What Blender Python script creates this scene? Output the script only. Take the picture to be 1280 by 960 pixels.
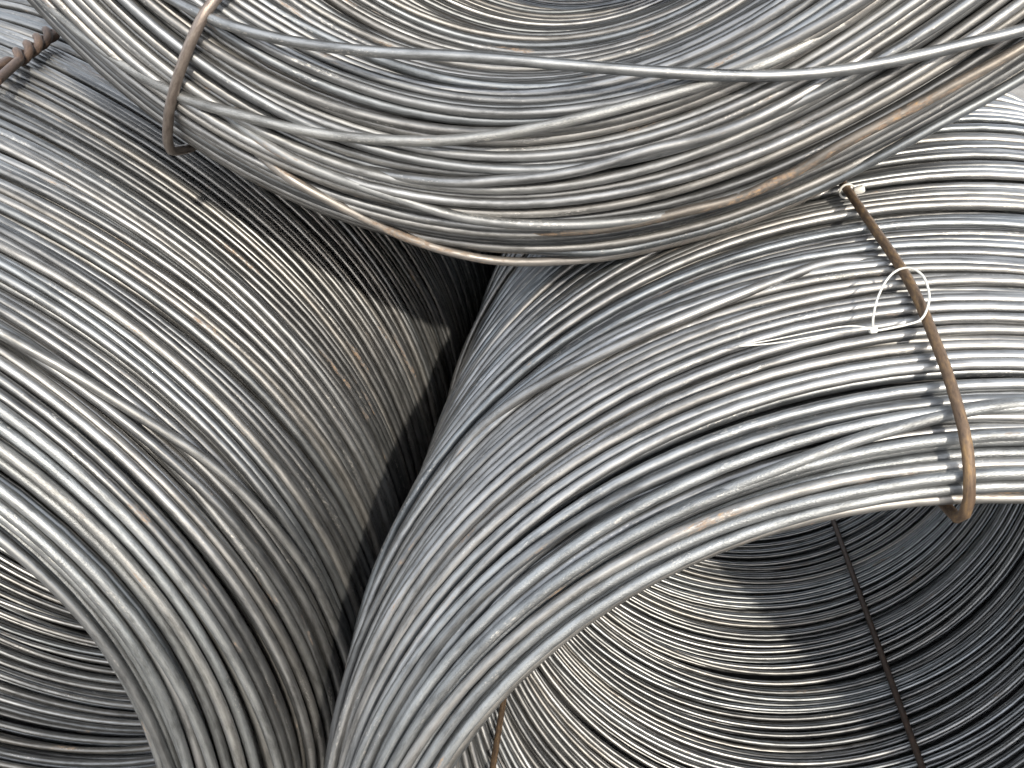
import bpy, math
import numpy as np
from mathutils import Matrix, Vector

S = bpy.context.scene
for o in list(bpy.data.objects):
    bpy.data.objects.remove(o)

# ------------------------------------------------------------------ camera
YAW, PITCH = math.radians(7.0), math.radians(29.0)
cam_d = bpy.data.cameras.new('camera')
cam_d.sensor_width = 36.0
cam_d.lens = 36.0 * 1000.0 / 1280.0
cam_d.clip_start, cam_d.clip_end = 0.01, 3000.0
cam = bpy.data.objects.new('camera', cam_d)
S.collection.objects.link(cam)
cam.location = (0, 0, 0)
cam.rotation_euler = (math.radians(90) - PITCH, 0, YAW)
S.camera = cam
S.render.resolution_x, S.render.resolution_y = 1024, 768

# ------------------------------------------------------------------ sky and sun
SUN_AZ, SUN_EL = math.radians(66.0), math.radians(30.0)     # azimuth from +X towards the camera side
sun_dir = Vector((math.cos(SUN_EL) * math.cos(SUN_AZ), -math.cos(SUN_EL) * math.sin(SUN_AZ), math.sin(SUN_EL)))
W = bpy.data.worlds.new('World')
S.world = W
W.use_nodes = True
wn = W.node_tree.nodes
sky = wn.new('ShaderNodeTexSky')
sky.sky_type = 'NISHITA'
sky.sun_disc = False
sky.sun_elevation = SUN_EL
sky.sun_rotation = math.atan2(sun_dir.x, sun_dir.y)
sky.air_density, sky.dust_density, sky.ozone_density = 1.0, 3.0, 0.6
wn['Background'].inputs['Strength'].default_value = 0.15
veil = wn.new('ShaderNodeMix')                              # thin even high cloud over the whole sky
veil.data_type = 'RGBA'
veil.inputs[0].default_value = 0.65
veil.inputs[7].default_value = (8.6, 9.0, 9.5, 1)
W.node_tree.links.new(sky.outputs[0], veil.inputs[6])
W.node_tree.links.new(veil.outputs[2], wn['Background'].inputs['Color'])
sun_d = bpy.data.lights.new('sun', 'SUN')
sun_d.energy, sun_d.angle, sun_d.color = 2.2, math.radians(1.4), (1.0, 0.915, 0.78)
sun = bpy.data.objects.new('sun', sun_d)
S.collection.objects.link(sun)
sun.rotation_euler = sun_dir.to_track_quat('Z', 'Y').to_euler()
S.view_settings.view_transform = 'Standard'
S.view_settings.look = 'None'
S.view_settings.gamma = 1.0
S.view_settings.exposure = 0.75
S.view_settings.use_curve_mapping = False

# ------------------------------------------------------------------ materials
class NT:
    def __init__(self, name):
        self.m = bpy.data.materials.new(name)
        self.m.use_nodes = True
        self.t = self.m.node_tree
        self.b = self.t.nodes['Principled BSDF']
    def n(self, typ, **kw):
        nd = self.t.nodes.new('ShaderNode' + typ)
        for k, v in kw.items():
            if k in nd.inputs.keys() if isinstance(k, str) else False:
                self.put(nd.inputs[k], v)
            else:
                setattr(nd, k, v)
        return nd
    def put(self, sock, v):
        if isinstance(v, bpy.types.NodeSocket):
            self.t.links.new(v, sock)
        else:
            sock.default_value = v
    def noise(self, vec, scale, detail=3.0, rough=0.55):
        nd = self.n('TexNoise')
        self.put(nd.inputs['Vector'], vec)
        nd.inputs['Scale'].default_value = scale
        nd.inputs['Detail'].default_value = detail
        nd.inputs['Roughness'].default_value = rough
        return nd.outputs['Fac']
    def ramp(self, v, stops):
        nd = self.n('ValToRGB')
        e = nd.color_ramp.elements
        while len(e) < len(stops):
            e.new(0.5)
        for el, (p, c) in zip(e, stops):
            el.position = p
            el.color = (c, c, c, 1) if isinstance(c, (int, float)) else (*c, 1)
        self.put(nd.inputs[0], v)
        return nd.outputs[0]
    def mix(self, fac, a, b, mode='MIX'):
        nd = self.n('Mix', data_type='RGBA', blend_type=mode)
        self.put(nd.inputs[0], fac)
        self.put(nd.inputs[6], a if isinstance(a, bpy.types.NodeSocket) else (*a, 1))
        self.put(nd.inputs[7], b if isinstance(b, bpy.types.NodeSocket) else (*b, 1))
        return nd.outputs[2]
    def math(self, op, a, b=0.0, c=None, clamp=False):
        nd = self.n('Math', operation=op, use_clamp=clamp)
        self.put(nd.inputs[0], a)
        self.put(nd.inputs[1], b)
        if c is not None:
            self.put(nd.inputs[2], c)
        return nd.outputs[0]
    def vscale(self, v, s):
        nd = self.n('VectorMath', operation='MULTIPLY')
        self.put(nd.inputs[0], v)
        nd.inputs[1].default_value = s
        return nd.outputs[0]
    def attr(self, name):
        nd = self.n('Attribute')
        nd.attribute_name = name
        return nd

def steel(name, dark, light, rough, metal, rust_amt, sparkle, coat=0.25):
    """Drawn steel rod: 'wire' attribute = (along, around) in metres, 'tone' = one number per rod."""
    k = NT(name)
    wire = k.attr('wire').outputs['Vector']
    tone = k.attr('tone').outputs['Fac']
    tone2 = k.math('FRACT', k.math('MULTIPLY', tone, 7.31))
    tone3 = k.math('FRACT', k.math('MULTIPLY', tone, 17.77))
    streak = k.noise(k.vscale(wire, (14, 420, 420)), 1.0, 4.0, 0.6)
    blot = k.noise(k.vscale(wire, (22, 90, 90)), 1.0, 3.0)
    col = k.mix(tone, dark, light)
    col = k.mix(k.math('MULTIPLY', k.ramp(tone2, [(0.5, 0.0), (1.0, 0.4)]), 1.0), col, (0.30, 0.275, 0.24))
    col = k.mix(k.math('MULTIPLY', k.ramp(tone3, [(0.6, 0.0), (1.0, 0.6)]), 1.0), col, (0.25, 0.275, 0.295))
    col = k.mix(0.35, col, k.ramp(streak, [(0.3, 0.1), (0.7, 0.62)]), 'OVERLAY')
    dull = k.ramp(k.noise(k.vscale(wire, (30, 130, 130)), 1.0, 5.0, 0.7), [(0.36, 0.62), (0.5, 1.0), (0.66, 1.22)])
    col = k.mix(1.0, col, dull, 'MULTIPLY')
    # bare scale patches and rust that sit on the rod in short lengths
    rmask = k.noise(k.vscale(wire, (9, 60, 60)), 1.0, 4.0, 0.65)
    rmask = k.ramp(rmask, [(0.64 - rust_amt, 0.0), (0.70 - rust_amt, 1.0)])
    rfine = k.ramp(k.noise(k.vscale(wire, (160, 420, 420)), 1.0, 3.0, 0.7), [(0.42, 0.0), (0.58, 1.0)])
    rust = k.math('MULTIPLY', rmask, rfine)
    rcol = k.ramp(k.noise(k.vscale(wire, (300, 300, 300)), 1.0, 2.0), [(0.3, (0.13, 0.075, 0.045)), (0.55, (0.27, 0.19, 0.13)), (0.75, (0.42, 0.25, 0.10))])
    col = k.mix(k.math('MULTIPLY', rust, 0.75), col, rcol)
    # pale scuffs
    smask = k.ramp(k.noise(k.vscale(wire, (7, 70, 70)), 1.7, 3.0, 0.6), [(0.59, 0.0), (0.65, 1.0)])
    sfine = k.ramp(k.noise(k.vscale(wire, (260, 700, 700)), 1.0, 2.0, 0.7), [(0.55, 0.0), (0.62, 1.0)])
    scuff = k.math('MULTIPLY', smask, sfine)
    col = k.mix(k.math('MULTIPLY', scuff, 0.6), col, (0.62, 0.60, 0.56))
    k.put(k.b.inputs['Base Color'], col)
    k.put(k.b.inputs['Metallic'], k.math('MULTIPLY', k.math('SUBTRACT', 1.0, k.math('MULTIPLY', rust, 0.8)), metal))
    fine = k.noise(k.vscale(wire, (700, 1100, 1100)), 1.0, 2.0, 0.7)
    rg = k.math('ADD', rough - 0.12, k.math('MULTIPLY', streak, 0.16))
    rg = k.math('ADD', rg, k.math('MULTIPLY', tone2, 0.08))
    rg = k.math('ADD', rg, k.math('MULTIPLY', rust, 0.3), clamp=True)
    k.put(k.b.inputs['Roughness'], rg)
    k.b.inputs['Coat Weight'].default_value = coat              # thin film of drawing oil
    k.b.inputs['Coat Roughness'].default_value = 0.2
    bump = k.n('Bump')
    bump.inputs['Strength'].default_value = 0.35 + sparkle
    bump.inputs['Distance'].default_value = 0.0006
    h = k.math('ADD', k.math('MULTIPLY', blot, 0.8), k.math('MULTIPLY', fine, 0.25 + sparkle))
    k.put(bump.inputs['Height'], k.math('ADD', h, k.math('MULTIPLY', rust, -0.2)))
    k.put(k.b.inputs['Normal'], bump.outputs[0])
    return k.m

M_STEEL = steel('drawn_steel', (0.16, 0.164, 0.168), (0.365, 0.368, 0.37), 0.44, 0.85, 0.0, 0.0)
M_STAIN = steel('stained_steel', (0.19, 0.18, 0.17), (0.34, 0.32, 0.30), 0.5, 0.7, 0.08, 0.0)
M_GALV = steel('phosphated_steel', (0.21, 0.22, 0.227), (0.36, 0.375, 0.383), 0.48, 0.8, -0.02, 0.45, 0.08)

def rusty(name, c0, c1, c2, metal, rough):
    k = NT(name)
    wire = k.attr('wire').outputs['Vector']
    a = k.noise(k.vscale(wire, (75, 260, 260)), 1.0, 6.0, 0.72)
    col = k.ramp(a, [(0.3, c0), (0.5, c1), (0.72, c2)])
    k.put(k.b.inputs['Base Color'], col)
    k.b.inputs['Metallic'].default_value = metal
    k.put(k.b.inputs['Roughness'], k.math('ADD', rough - 0.1, k.math('MULTIPLY', a, 0.25)))
    bump = k.n('Bump')
    bump.inputs['Strength'].default_value = 0.6
    bump.inputs['Distance'].default_value = 0.0006
    k.put(bump.inputs['Height'], k.noise(k.vscale(wire, (400, 600, 600)), 1.0, 3.0))
    k.put(k.b.inputs['Normal'], bump.outputs[0])
    return k.m

M_RUST = rusty('rusted_tie', (0.055, 0.036, 0.024), (0.135, 0.09, 0.058), (0.29, 0.185, 0.085), 0.35, 0.55)
M_RUST2 = rusty('brown_tie', (0.05, 0.036, 0.03), (0.12, 0.083, 0.066), (0.20, 0.14, 0.105), 0.2, 0.6)
M_BROWN = steel('brown_stained_rod', (0.15, 0.135, 0.12), (0.27, 0.24, 0.21), 0.5, 0.65, 0.15, 0.0)
M_BRONZE = rusty('browned_tie', (0.14, 0.11, 0.095), (0.24, 0.20, 0.175), (0.33, 0.285, 0.25), 0.65, 0.42)
M_DARKRUST = rusty('dark_tie', (0.05, 0.035, 0.028), (0.085, 0.06, 0.048), (0.15, 0.09, 0.06), 0.2, 0.65)

def plain(name, col, rough, metal=0.0, var=0.12, scale=40):
    k = NT(name)
    tc = k.n('TexCoord').outputs['Object']
    a = k.noise(tc, scale, 4.0)
    lo = tuple(c * (1 - var) for c in col)
    hi = tuple(min(1, c * (1 + var)) for c in col)
    k.put(k.b.inputs['Base Color'], k.mix(a, lo, hi))
    k.b.inputs['Roughness'].default_value = rough
    k.b.inputs['Metallic'].default_value = metal
    return k.m

M_NYLON = plain('white_nylon', (0.62, 0.61, 0.57), 0.35, 0.0, 0.05)
M_CORE = plain('dark_core_filler', (0.08, 0.08, 0.082), 0.6, 0.3)  # dark colour of the light-blocking filler inside each coil
def yard():
    k = NT('yard_concrete')
    tc = k.n('TexCoord').outputs['Object']
    big = k.noise(tc, 1.3, 5.0, 0.6)
    grit = k.noise(tc, 90.0, 4.0, 0.7)
    col = k.ramp(big, [(0.3, (0.13, 0.115, 0.10)), (0.5, (0.22, 0.205, 0.185)), (0.7, (0.29, 0.275, 0.25))])
    col = k.mix(0.6, col, k.ramp(grit, [(0.3, 0.2), (0.7, 0.75)]), 'OVERLAY')
    k.put(k.b.inputs['Base Color'], col)
    k.b.inputs['Roughness'].default_value = 0.9
    bump = k.n('Bump')
    bump.inputs['Strength'].default_value = 0.5
    bump.inputs['Distance'].default_value = 0.004
    k.put(bump.inputs['Height'], grit)
    k.put(k.b.inputs['Normal'], bump.outputs[0])
    return k.m
M_GROUND = yard()

# ------------------------------------------------------------------ mesh helpers
def mesh_from(name, V, quads, attrs=None, tris=None):
    me = bpy.data.meshes.new(name)
    V = np.ascontiguousarray(V, dtype=np.float32)
    me.vertices.add(len(V))
    me.vertices.foreach_set('co', V.ravel())
    nq = len(quads)
    nt = 0 if tris is None else len(tris)
    idx = np.asarray(quads, dtype=np.int32).ravel()
    if nt:
        idx = np.concatenate([idx, np.asarray(tris, dtype=np.int32).ravel()])
    me.loops.add(len(idx))
    me.loops.foreach_set('vertex_index', idx)
    me.polygons.add(nq + nt)
    st = np.concatenate([np.arange(nq) * 4, nq * 4 + np.arange(nt) * 3]).astype(np.int32)
    me.polygons.foreach_set('loop_start', st)
    me.polygons.foreach_set('use_smooth', np.ones(nq + nt, dtype=bool))
    me.update(calc_edges=True)
    for an, (typ, data) in (attrs or {}).items():
        a = me.attributes.new(an, typ, 'POINT')
        a.data.foreach_set('vector' if typ == 'FLOAT_VECTOR' else 'value', np.ascontiguousarray(data, dtype=np.float32).ravel())
    return me

def tube(P, rad, sides, closed, tone, up=None):
    """Vertices, quads and attributes of a round rod along the points P (n,3)."""
    P = np.asarray(P, float)
    n = len(P)
    if closed:
        T = np.roll(P, -1, 0) - np.roll(P, 1, 0)
    else:
        T = np.gradient(P, axis=0)
    T /= np.linalg.norm(T, axis=1)[:, None]
    if up is None:
        up = np.array([0.0, 1.0, 0.0])
    if np.ndim(up) == 1:
        # parallel transport
        N = np.zeros_like(P)
        u = np.array(up, float)
        if abs(u @ T[0]) > 0.95:
            u = np.array([1.0, 0.0, 0.2])
        u = u - T[0] * (u @ T[0])
        N[0] = u / np.linalg.norm(u)
        for i in range(1, n):
            u = N[i - 1] - T[i] * (N[i - 1] @ T[i])
            N[i] = u / np.linalg.norm(u)
    else:
        N = up - T * np.sum(up * T, 1)[:, None]
        N /= np.linalg.norm(N, axis=1)[:, None]
    B = np.cross(T, N)
    th = np.arange(sides) / sides * 2 * np.pi
    rad = np.broadcast_to(np.asarray(rad, float), (n,))
    V = P[:, None] + rad[:, None, None] * (np.cos(th)[None, :, None] * N[:, None] + np.sin(th)[None, :, None] * B[:, None])
    seg = np.linalg.norm(np.diff(P, axis=0), axis=1)
    al = np.concatenate([[0], np.cumsum(seg)]) + tone * 37.0
    wire = np.stack([np.broadcast_to(al[:, None], (n, sides)),
                     np.broadcast_to(rad[:, None] * np.cos(th), (n, sides)) + tone * 11.0,
                     np.broadcast_to(rad[:, None] * np.sin(th), (n, sides))], -1)
    m = n if closed else n - 1
    i = np.arange(m)[:, None]
    j = np.arange(sides)[None, :]
    i2 = (i + 1) % n
    j2 = (j + 1) % sides
    q = np.stack([i * sides + j, i * sides + j2, i2 * sides + j2, i2 * sides + j], -1).reshape(-1, 4)
    V = V.reshape(-1, 3)
    wire = wire.reshape(-1, 3)
    tn = np.full(len(V), tone)
    tris = None
    if not closed:
        V = np.concatenate([V, P[:1], P[-1:]])
        wire = np.concatenate([wire, wire[:1], wire[-1:]])
        tn = np.full(len(V), tone)
        a, b = len(V) - 2, len(V) - 1
        jj = np.arange(sides)
        k0 = np.stack([np.full(sides, a), (jj + 1) % sides, jj], -1)
        off = (n - 1) * sides
        k1 = np.stack([np.full(sides, b), off + jj, off + (jj + 1) % sides], -1)
        tris = np.concatenate([k0, k1])
    return V, q, wire, tn, tris

def link(name, me, mat, parent=None):
    o = bpy.data.objects.new(name, me)
    S.collection.objects.link(o)
    if mat is not None and len(me.materials) == 0:
        me.materials.append(mat)
    if parent is not None:
        o.parent = parent
    return o

def rod(name, P, rad, mat, parent=None, sides=8, closed=False, tone=0.5, up=None):
    V, q, wire, tn, tris = tube(P, rad, sides, closed, tone, up)
    return link(name, mesh_from(name, V, q, {'wire': ('FLOAT_VECTOR', wire), 'tone': ('FLOAT', tn)}, tris), mat, parent)

def spline(pts, n):
    """Catmull-Rom through pts, resampled to n points by arc length."""
    p = np.asarray(pts, float)
    p = np.concatenate([[2 * p[0] - p[1]], p, [2 * p[-1] - p[-2]]])
    out = []
    for k in range(1, len(p) - 2):
        t = np.linspace(0, 1, 24, endpoint=False)[:, None]
        a, b, c, d = p[k - 1], p[k], p[k + 1], p[k + 2]
        out.append(0.5 * ((2 * b) + (-a + c) * t + (2 * a - 5 * b + 4 * c - d) * t ** 2 + (-a + 3 * b - 3 * c + d) * t ** 3))
    out = np.concatenate(out + [p[-2:-1]])
    s = np.concatenate([[0], np.cumsum(np.linalg.norm(np.diff(out, axis=0), axis=1))])
    u = np.linspace(0, s[-1], n)
    return np.stack([np.interp(u, s, out[:, c]) for c in range(out.shape[1])], -1)

# ------------------------------------------------------------------ the coils
NA = 128                         # stations round a loop
PHI = np.arange(NA) / NA * 2 * np.pi

class Coil:
    """Frame of a coil: loops of radius r round the Y axis, leaning back at the top, sagging at the bottom."""
    def __init__(self, centre, lean, sag, rod_d, swell=None):
        self.C = np.asarray(centre, float)
        self.a = math.radians(lean)
        self.sag, self.D, self.swell = sag, rod_d, swell
    def xyz(self, r, phi, y):
        r, phi, y = np.broadcast_arrays(np.asarray(r, float), np.asarray(phi, float), np.asarray(y, float))
        if self.swell is not None:
            r = r + self.swell(phi, y, r)
        z = r * np.sin(phi)
        z = np.where(z < 0, z * self.sag, z)
        return np.stack([self.C[0] + r * np.cos(phi), self.C[1] + y + z * math.sin(self.a), self.C[2] + z * math.cos(self.a)], -1)

def smooth01(x, a, b):
    t = np.clip((x - a) / (b - a), 0, 1)
    return t * t * (3 - 2 * t)

def hump(phi, mid, width):
    d = (np.degrees(phi) - mid + 180) % 360 - 180
    return np.exp(-(d / width) ** 2)

def harmonics(rng, n, kmax, amp, fall=1.0):
    """n smooth closed random curves over PHI, rms about amp."""
    out = np.zeros((n, NA))
    tot = 0
    for k in range(1, kmax + 1):
        w = 1.0 / k ** fall
        tot += w * w
        ph = rng.uniform(0, 2 * np.pi, n)
        out += w * rng.normal(size=n)[:, None] * np.cos(k * PHI[None] + ph[:, None])
    return out / math.sqrt(tot) * np.asarray(amp).reshape(-1, 1)

def blur(Q, n):
    for _ in range(n):
        Q = 0.25 * (np.roll(Q, 1, 1) + np.roll(Q, -1, 1)) + 0.5 * Q
    return Q

def make_coil(name, label, K, profile, seed, mats, group='stacked coils of steel rod',
              bore_pitch=1.25, wander=0.09, weave=0.8, deep_y=0.6, layers=4, vis=None):
    rng = np.random.default_rng(seed)
    D = K.D
    path = spline(profile, 1200)                       # (r, y): outer back > front > bore back
    seg = np.linalg.norm(np.diff(path, axis=0), axis=1)
    s = np.concatenate([[0], np.cumsum(seg)])
    Ltot = s[-1]
    tan = np.gradient(path, axis=0)
    tan /= np.linalg.norm(tan, axis=1)[:, None]
    nin = np.stack([tan[:, 1], -tan[:, 0]], -1)
    if nin[50, 0] > 0:
        nin = -nin
    y_at = lambda u: np.interp(u, s, path[:, 1])
    u0, w0, lay = [], [], []
    for L in range(layers):
        u = 0.0
        while u < Ltot:
            y = y_at(u)
            inner = u > Ltot * 0.5 and y > 0.12
            if (L == 2 and y > deep_y) or (L == 3 and y > 0.25):
                u += D
                continue
            pitch = D * ((bore_pitch if L == 0 else 1.3) if inner else (1.09 if L == 0 else 1.2))
            gap = rng.random() < (0.05 if L == 0 else 0.0)
            u += pitch * rng.uniform(0.94, 1.14) * (1.7 if gap else 1.0)
            if u < Ltot:
                u0.append(u)
                w0.append(L * D * 0.97 + rng.normal() * 0.15 * D)
                lay.append(L)
    u0 = np.array(u0); w0 = np.array(w0); lay = np.array(lay)
    N = len(u0)
    # coherent drift of whole bunches plus each rod's own wander
    du = np.zeros((N, NA))
    for k in range(1, 4):
        for fu in (3.0, 6.0, 11.0):
            a = rng.normal() * D * 0.7 / k ** 0.7
            du += a * np.cos(k * PHI[None] + rng.uniform(0, 6.28) + (fu * u0[:, None] / 0.25) * rng.choice([-1, 1])) / 1.6
    own = D * weave * rng.lognormal(0.0, 0.5, N)
    wz = (rng.random(N) < wander) & (lay == 0)
    own[wz] *= 2.6
    own[(u0 > Ltot * 0.5) & (y_at(u0) > 0.1)] *= 0.6
    du += harmonics(rng, N, 3, own, 0.7)
    w = w0[:, None] + harmonics(rng, N, 3, np.full(N, 0.25 * D), 0.5)
    w[wz] -= 0.75 * D
    U = np.clip(u0[:, None] + du, 0, Ltot)
    tr = np.interp(U, s, path[:, 0]) + w * np.interp(U, s, nin[:, 0])
    ty = np.interp(U, s, path[:, 1]) + w * np.interp(U, s, nin[:, 1])
    Q = np.stack([tr, ty], -1)                         # (N, NA, 2)
    # push rods apart where they overlap, keep them stiff along their length
    base = Q.mean(1)
    KN = 20
    d2 = ((base[:, None] - base[None]) ** 2).sum(-1)
    np.fill_diagonal(d2, 9e9)
    nb = np.argpartition(d2, KN, axis=1)[:, :KN]
    Tq = Q.copy()
    Q = Q.astype(np.float32)
    for it in range(20):
        mv = np.zeros_like(Q)
        for k in range(KN):
            dif = Q - Q[nb[:, k]]
            dist = np.sqrt((dif ** 2).sum(-1)) + 1e-6
            push = np.clip(D - dist, 0, None) * 0.45 / dist
            mv += dif * push[..., None]
        ln = np.sqrt((mv ** 2).sum(-1, keepdims=True)) + 1e-9
        mv *= np.minimum(1, 0.6 * D / ln)
        Q = Q + blur(mv, 3)
        Q = blur(Q, 1) + 0.02 * (Tq - Q)
    Q = blur(Q, 3).astype(float)
    P = K.xyz(Q[..., 0], PHI[None], Q[..., 1])
    root = bpy.data.objects.new(name, None)
    S.collection.objects.link(root)
    root.empty_display_size = 0.1
    root['label'] = label
    root['category'] = 'wire coil'
    root['group'] = group
    Rad = np.stack([np.cos(PHI), np.zeros(NA), np.sin(PHI)], -1)
    # the rods that show largest become parts, the rest one joined part
    order = np.argsort(lay * 0.5 + np.clip(y_at(u0), 0, None) + (0.25 * (lay > 0)))
    part = set(order[:285].tolist())
    rest = []
    for i in range(N):
        tone = float(rng.random())
        mat = mats(np.interp(u0[i], s, path[:, 0]), y_at(u0[i]), rng)
        if i in part:
            rod('wire_loop', P[i], D / 2, mat, root, 8 if y_at(u0[i]) < 0.35 else 6, True, tone, Rad)
        else:
            st = 1 if lay[i] == 0 else 2
            rest.append(tube(P[i][::st], D / 2, 6 if lay[i] == 0 else 5, True, tone, Rad[::st]))
    if rest:
        Vs, qs, ws, ts = [], [], [], []
        o = 0
        for V, q, wv, tn, _ in rest:
            Vs.append(V); qs.append(q + o); ws.append(wv); ts.append(tn)
            o += len(V)
        me = mesh_from('wire_mass', np.concatenate(Vs), np.concatenate(qs),
                       {'wire': ('FLOAT_VECTOR', np.concatenate(ws)), 'tone': ('FLOAT', np.concatenate(ts))})
        ob = link('wire_mass', me, M_STEEL, root)
        ob['kind'] = 'stuff'
    # dark filler sheet for the packed middle, added under the rods to block light
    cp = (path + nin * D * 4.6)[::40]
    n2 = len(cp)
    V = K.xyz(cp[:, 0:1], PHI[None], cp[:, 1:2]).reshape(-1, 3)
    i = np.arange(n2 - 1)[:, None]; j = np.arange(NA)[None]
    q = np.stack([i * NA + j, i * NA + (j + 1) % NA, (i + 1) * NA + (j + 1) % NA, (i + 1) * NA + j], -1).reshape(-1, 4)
    ob = link('wire_core_filler', mesh_from('wire_core_filler', V, q), M_CORE, root)
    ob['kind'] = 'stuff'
    return root

CT = np.array((-0.09, 0.706, 0.258))
T_RO = 0.515

def pressed(C, ro, lean):
    """How far the top coil's weight presses a lower coil's crown in."""
    def f(phi, y, r):
        z = ro * np.sin(phi)
        ax = C[0] + ro * np.cos(phi) - CT[0]
        az = C[2] + z * math.cos(math.radians(lean)) - CT[2]
        pen = np.clip(T_RO + 0.010 - np.sqrt(ax ** 2 + az ** 2), 0, 0.12)
        t = smooth01(y + C[1] + z * math.sin(math.radians(lean)) - CT[1], -0.14, 0.02)
        k = np.clip((r - 0.42) / (ro - 0.42), 0, 1)
        return pen * t * k * 1.1
    return f

CR = (0.284, 0.288, -0.697)
CL = (-0.768, 0.435, -0.700)
press_R = pressed(CR, 0.521, 20)
press_L = pressed(CL, 0.530, 0)
def swell_R(phi, y, r):
    k = np.clip((r - 0.42) / 0.09, 0, 1)
    return 0.07 * k * hump(phi, 72, 24) * smooth01(y, 0.12, 0.5) - 0.026 * k * hump(phi, 188, 38) - press_R(phi, y, r)
def swell_L(phi, y, r):
    k = np.clip((r - 0.42) / 0.09, 0, 1)
    return 0.115 * k * hump(phi, 112, 34) * smooth01(y, 0.05, 0.5) - 0.042 * (1 - k) * hump(phi, 2, 30) * smooth01(-y, -0.35, 0.0) - press_L(phi, y, r)
def swell_T(phi, y, r):
    return 0.045 * hump(phi, -24, 22) * np.clip((r - 0.36) / 0.15, 0, 1)

K_R = Coil(CR, 20, 0.985, 0.0082, swell_R)
K_L = Coil(CL, 0, 0.9, 0.0095, swell_L)
K_T = Coil(CT, 0, 1.0, 0.0086, swell_T)

prof_R = [(0.520, 1.6), (0.520, 0.9), (0.520, 0.5), (0.520, 0.32), (0.521, 0.18), (0.514, 0.09), (0.494, 0.038), (0.477, 0.012),
          (0.462, -0.003), (0.446, -0.008), (0.430, -0.002), (0.421, 0.014), (0.420, 0.05), (0.420, 0.2), (0.420, 0.6), (0.420, 1.1), (0.420, 1.6)]
prof_L = [(0.530, 1.5), (0.530, 0.9), (0.530, 0.45), (0.530, 0.26), (0.524, 0.15), (0.512, 0.075), (0.494, 0.03), (0.474, 0.01),
          (0.456, 0.0), (0.438, 0.000), (0.424, 0.014), (0.420, 0.05), (0.420, 0.2), (0.420, 0.6), (0.420, 1.1), (0.420, 1.5)]
prof_T = [(0.515, 1.5), (0.515, 0.9), (0.515, 0.4), (0.516, 0.12), (0.516, 0.05), (0.512, 0.012), (0.495, -0.020), (0.470, -0.045), (0.440, -0.060),
          (0.405, -0.066), (0.378, -0.060), (0.366, -0.03), (0.364, 0.05), (0.364, 0.4), (0.364, 0.9), (0.364, 1.5)]

def mats_R(r, y, rng):
    return M_GALV if (r < 0.475 and y < 0.1 and rng.random() < 0.8) else M_STEEL
def mats_L(r, y, rng):
    return M_GALV if (r < 0.502 and y < 0.1 and rng.random() < 0.85) else M_STEEL
def mats_T(r, y, rng):
    return M_STEEL

coil_R = make_coil('wire_coil', 'grey steel wire coil at right, rusty brown tie over its crown, bore open below', K_R, prof_R, 11, mats_R, bore_pitch=1.75, wander=0.04, weave=0.52)
coil_L = make_coil('wire_coil', 'grey steel wire coil at left, its flank curving down into the dark gap', K_L, prof_L, 23, mats_L, bore_pitch=1.6, wander=0.04, weave=0.48)
coil_T = make_coil('wire_coil', 'topmost grey steel wire coil lying in the cradle between the two lower coils', K_T, prof_T, 37, mats_T,
                   bore_pitch=1.2, wander=0.08, weave=0.7)

# ------------------------------------------------------------------ tie wires (parts of the coils they bind)
def tie(K, phi, pr, rad, mat, parent, n=150):
    pts = [K.xyz(r, math.radians(phi), y) for r, y in pr]
    return rod('tie_wire', spline(pts, n), rad, mat, parent, 8)

tie(K_R, 98.0, [(0.40, 0.5), (0.402, 0.08), (0.409, 0.008), (0.418, -0.010), (0.431, -0.0205), (0.447, -0.024), (0.469, -0.020), (0.487, -0.003), (0.505, 0.027), (0.526, 0.085),
                (0.534, 0.181), (0.534, 0.323), (0.534, 0.6), (0.536, 1.5)], 0.0036, M_RUST, coil_R)
bore = [(0.50, 0.02), (0.46, -0.02), (0.425, -0.012), (0.409, 0.04), (0.407, 0.4), (0.407, 0.9), (0.409, 1.55)]
tie(K_R, -60.0, bore, 0.0048, M_DARKRUST, coil_R)
tie(K_R, -158.4, bore, 0.0040, M_RUST, coil_R)
tie(K_T, 234.3, [(0.533, 0.6), (0.532, 0.1), (0.526, 0.0), (0.510, -0.030), (0.479, -0.054), (0.461, -0.064), (0.429, -0.075), (0.392, -0.080), (0.366, -0.071), (0.352, -0.03), (0.350, 0.2), (0.35, 0.8)],
    0.0044, M_BRONZE, coil_T)

# ------------------------------------------------------------------ loose rods that lie across the others
def loose(K, pts, mat, parent, tone, name='loose_wire', dive=0.03, sink=0.0):
    """pts: (angle in degrees, radius, depth); both ends are led back in among the other rods."""
    p = [tuple(q) for q in pts]
    def lead(a, b):
        st = math.copysign(1.0, a[0] - b[0])
        sl = (a[1] - b[1]) / max(abs(a[0] - b[0]), 1e-3)
        return [(a[0] + st * g, a[1] + np.clip(sl, -0.002, 0.002) * g - dv * sink, a[2] + dv * dive, ) for g, dv in ((9, 0.5), (18, 1.0))]
    p = lead(p[0], p[1])[::-1] + p + lead(p[-1], p[-2])
    P = spline([K.xyz(r, math.radians(a), y) for a, r, y in p], 110)
    for _ in range(8):
        P[1:-1] = 0.25 * (P[:-2] + P[2:]) + 0.5 * P[1:-1]
    return rod(name, P, K.D / 2 * 1.02, mat, parent, 10, False, tone)

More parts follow.
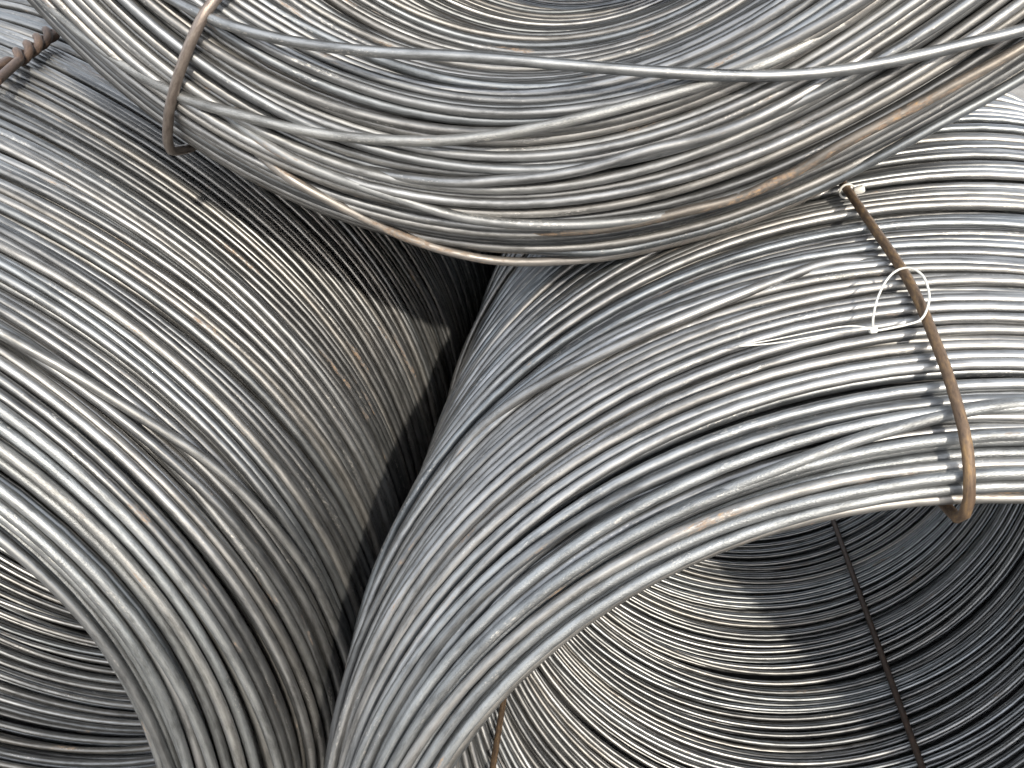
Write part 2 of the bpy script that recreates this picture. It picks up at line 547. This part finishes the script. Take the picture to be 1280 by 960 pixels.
loose(K_T, [(-125.57, 0.3789, -0.076), (-119.6, 0.3673, -0.079), (-113.94, 0.3568, -0.079), (-104.13, 0.3418, -0.079), (-95.98, 0.3342, -0.079), (-87.78, 0.3353, -0.079), (-78.01, 0.3466, -0.079),
            (-67.54, 0.3704, -0.079), (-60.71, 0.3931, -0.079), (-55.17, 0.4125, -0.078), (-51.26, 0.4254, -0.077), (-47.56, 0.4373, -0.076), (-43.48, 0.4510, -0.072), (-40.62, 0.4625, -0.068), (-36, 0.478, -0.06)], M_STEEL, coil_T, 0.55)
loose(K_T, [(-132.43, 0.4636, -0.056), (-124.52, 0.4494, -0.0655), (-119.96, 0.4361, -0.0707), (-113.42, 0.4236, -0.0741), (-107.22, 0.4132, -0.0756), (-101.5, 0.4041, -0.077), (-95.82, 0.3973, -0.077),
            (-88.17, 0.388, -0.077), (-80.84, 0.3817, -0.076), (-72.25, 0.3799, -0.075), (-66.21, 0.3827, -0.074), (-59.43, 0.3882, -0.0736)], M_GALV, coil_T, 0.8)
loose(K_T, [(-114.73, 0.4484, -0.0653), (-109.31, 0.4505, -0.0652), (-101.05, 0.4539, -0.0638), (-93.13, 0.4637, -0.0595), (-85.35, 0.4678, -0.0566), (-77.76, 0.4729, -0.0533), (-69.52, 0.4787, -0.0495),
            (-61.75, 0.4791, -0.0481)], M_STAIN, coil_T, 0.9)
loose(K_T, [(-113.69, 0.4695, -0.0535), (-109.35, 0.4776, -0.0471), (-104.64, 0.489, -0.037), (-100.58, 0.502, -0.023), (-96.32, 0.513, -0.010), (-90.92, 0.5215, 0.000), (-84.73, 0.5225, 0.005),
            (-78.57, 0.522, 0.005), (-70.05, 0.520, 0.005), (-63.76, 0.520, 0.006)], M_STAIN, coil_T, 0.75)
loose(K_T, [(-95.34, 0.4311, -0.0715), (-89.67, 0.4259, -0.0717), (-85.13, 0.4234, -0.0731), (-79.92, 0.4203, -0.0731), (-73.4, 0.4155, -0.074), (-67.78, 0.4194, -0.0729), (-61.19, 0.4202, -0.0735)], M_STEEL, coil_T, 0.62)
loose(K_T, [(-79.05, 0.4774, -0.0511), (-75.82, 0.4765, -0.0516), (-69.89, 0.4772, -0.0511), (-66.14, 0.4800, -0.0495), (-61.2, 0.4767, -0.0519), (-55.35, 0.4702, -0.0568), (-49.88, 0.4715, -0.0555),
            (-44.65, 0.4733, -0.0541), (-40.52, 0.4771, -0.0511)], M_BROWN, coil_T, 0.35)
loose(K_T, [(-81.26, 0.5106, -0.0106), (-76.42, 0.5118, -0.0086), (-67.51, 0.5099, -0.0117), (-58.81, 0.5096, -0.012), (-53.22, 0.5045, -0.0202), (-47.83, 0.502, -0.0231), (-42.74, 0.504, -0.0208),
            (-38.0, 0.5036, -0.0208)], M_STEEL, coil_T, 0.45)
loose(K_R, [(116.0, 0.4620, -0.0050), (110.34, 0.467, -0.0075), (107.06, 0.4695, -0.0056), (103.46, 0.4715, -0.0025), (99.04, 0.4745, 0.0019),
            (95.95, 0.4773, 0.004), (93.19, 0.4785, 0.0062), (86, 0.482, 0.008)], M_GALV, coil_R, 0.35)
loose(K_R, [(140, 0.5265, 0.150), (131.79, 0.5289, 0.138), (121.84, 0.5285, 0.1138), (114.65, 0.528, 0.1111), (107.75, 0.527, 0.1226), (100.99, 0.525, 0.1418)], M_STEEL, coil_R, 0.63, dive=0.0, sink=0.03)
loose(K_L, [(62, 0.5250, 0.078), (53.34, 0.5260, 0.0805), (48.02, 0.5270, 0.0858), (42.14, 0.5275, 0.0922), (35.93, 0.5300, 0.1034), (29.73, 0.5320, 0.1099), (22.97, 0.533, 0.1150), (16.52, 0.533, 0.1178), (6, 0.533, 0.120),
            (-4, 0.533, 0.122)], M_STEEL, coil_L, 0.27, dive=0.0, sink=0.03)

# twisted end of the tie that binds the left coil
A = K_L.xyz(0.5560, math.radians(77.5), 0.36)
B = K_L.xyz(0.5550, math.radians(82.5), 0.560)
ax = (B - A)
ln = np.linalg.norm(ax)
ax /= ln
n1 = np.cross(ax, (0, 0, 1.0)); n1 /= np.linalg.norm(n1)
n2 = np.cross(n1, ax)
t = np.linspace(0, 1, 120)
for sgn in (0, math.pi):
    tw = 2 * math.pi * ln / 0.062
    hr = 0.0050 + 0.012 * np.clip(0.42 - t, 0, 1)
    ang = sgn + tw * np.clip(t - 0.36, 0, 1)
    rod('tie_twist', A + ax * (t * ln)[:, None] + n1 * (hr * np.cos(ang))[:, None] + n2 * (hr * np.sin(ang))[:, None], 0.0050, M_RUST2, coil_L, 8, False, 0.3 + sgn * 0.1)

# ------------------------------------------------------------------ white nylon cable ties
def thing(name, label, cat, loc):
    o = bpy.data.objects.new(name, None)
    S.collection.objects.link(o)
    o.location = loc
    o.empty_display_size = 0.02
    o['label'], o['category'] = label, cat
    return o

def rounded_block(name, centre, ex, ey, ez, mat, parent, size):
    """A small superellipsoid with half-axes size along ex, ey, ez."""
    nu, nv = 16, 9
    u = np.arange(nu) / nu * 2 * np.pi
    v = np.linspace(-np.pi / 2, np.pi / 2, nv)
    pw = lambda c: np.sign(c) * np.abs(c) ** 0.5
    cu, su, cv, sv = pw(np.cos(u)), pw(np.sin(u)), pw(np.cos(v)), pw(np.sin(v))
    L = np.stack([cv[:, None] * cu * size[0], cv[:, None] * su * size[1], np.broadcast_to(sv[:, None], (nv, nu)) * size[2]], -1).reshape(-1, 3)
    V = centre + L[:, :1] * ex + L[:, 1:2] * ey + L[:, 2:] * ez - np.array(parent.location)
    i = np.arange(nv - 1)[:, None]; j = np.arange(nu)[None]
    q = np.stack([i * nu + j, i * nu + (j + 1) % nu, (i + 1) * nu + (j + 1) % nu, (i + 1) * nu + j], -1).reshape(-1, 4)
    return link(name, mesh_from(name, V, q), mat, parent)

zp = [(102.07, 0.511, 0.0465), (101.75, 0.5160, 0.0550), (101.0, 0.5225, 0.0680), (100.0, 0.5290, 0.0790), (99.06, 0.5330, 0.0835), (98.28, 0.5345, 0.0800), (97.72, 0.5315, 0.0720),
      (97.62, 0.5230, 0.0630), (98.05, 0.5155, 0.0560), (98.7, 0.5115, 0.0510), (99.6, 0.5110, 0.0480), (100.6, 0.5110, 0.0460), (101.5, 0.511, 0.0450), (102.1, 0.511, 0.0450)]
zl = np.array([K_R.xyz(r + 0.006, math.radians(a), y - 0.009) for a, r, y in zp])
zt = thing('cable_tie', 'thin white plastic cable tie looped round the rusty tie on the right coil', 'cable tie', zl[0])
rod('strap', spline(zl, 90) - zl[0], 0.0008, M_NYLON, zt, 8)
tp = np.array([K_R.xyz(r + 0.008, math.radians(a), y - 0.009) for a, r, y in [(102.13, 0.511, 0.0444), (103.74, 0.5120, 0.0443), (106.03, 0.5124, 0.0453), (108.86, 0.5124, 0.0500), (111.45, 0.5150, 0.0553)]])
rod('tail', spline(tp, 40) - zl[0], 0.0006, M_NYLON, zt, 6)
tp2 = tp + np.array([0, 0.001, 0.0035]) * np.array([0, .9, 1, .7, 0.1])[:, None]
rod('tail', spline(tp2, 40) - zl[0], 0.0005, M_NYLON, zt, 6)
d = tp[1] - tp[0]; d /= np.linalg.norm(d)
up = K_R.xyz(0.53, math.radians(102), 0.045) - K_R.xyz(0.51, math.radians(102), 0.045); up /= np.linalg.norm(up)
sd = np.cross(d, up); sd /= np.linalg.norm(sd); up = np.cross(sd, d)
rounded_block('head', zl[0], d, sd, up, M_NYLON, zt, (0.0026, 0.0026, 0.0022))

nb_c = K_R.xyz(0.5380, math.radians(98.0), 0.254) + np.array((0.0085, 0, 0))
nt = thing('cable_tie', 'small white nylon stub where the rusty tie slips under the top coil', 'cable tie', nb_c)
rounded_block('head', nb_c, np.array((0.9, -0.2, 0.37)), np.array((0.2, 0.98, 0.05)), np.array((-0.37, 0.03, 0.93)), M_NYLON, nt, (0.0048, 0.0034, 0.0034))
tc = K_R.xyz(0.5340, math.radians(98.0), 0.258)
th = np.linspace(0.3, 2 * math.pi, 30)
rod('strap', np.stack([tc[0] + 0.0062 * np.cos(th), np.full(30, tc[1] + 0.004), tc[2] + 0.0062 * np.sin(th)], -1) - nb_c, 0.0011, M_NYLON, nt, 6)

# ------------------------------------------------------------------ ground
g = link('ground', mesh_from('ground', [(-400, -400, -1.182), (400, -400, -1.182), (400, 400, -1.182), (-400, 400, -1.182)], [(0, 1, 2, 3)]), M_GROUND)
g['kind'] = 'structure'
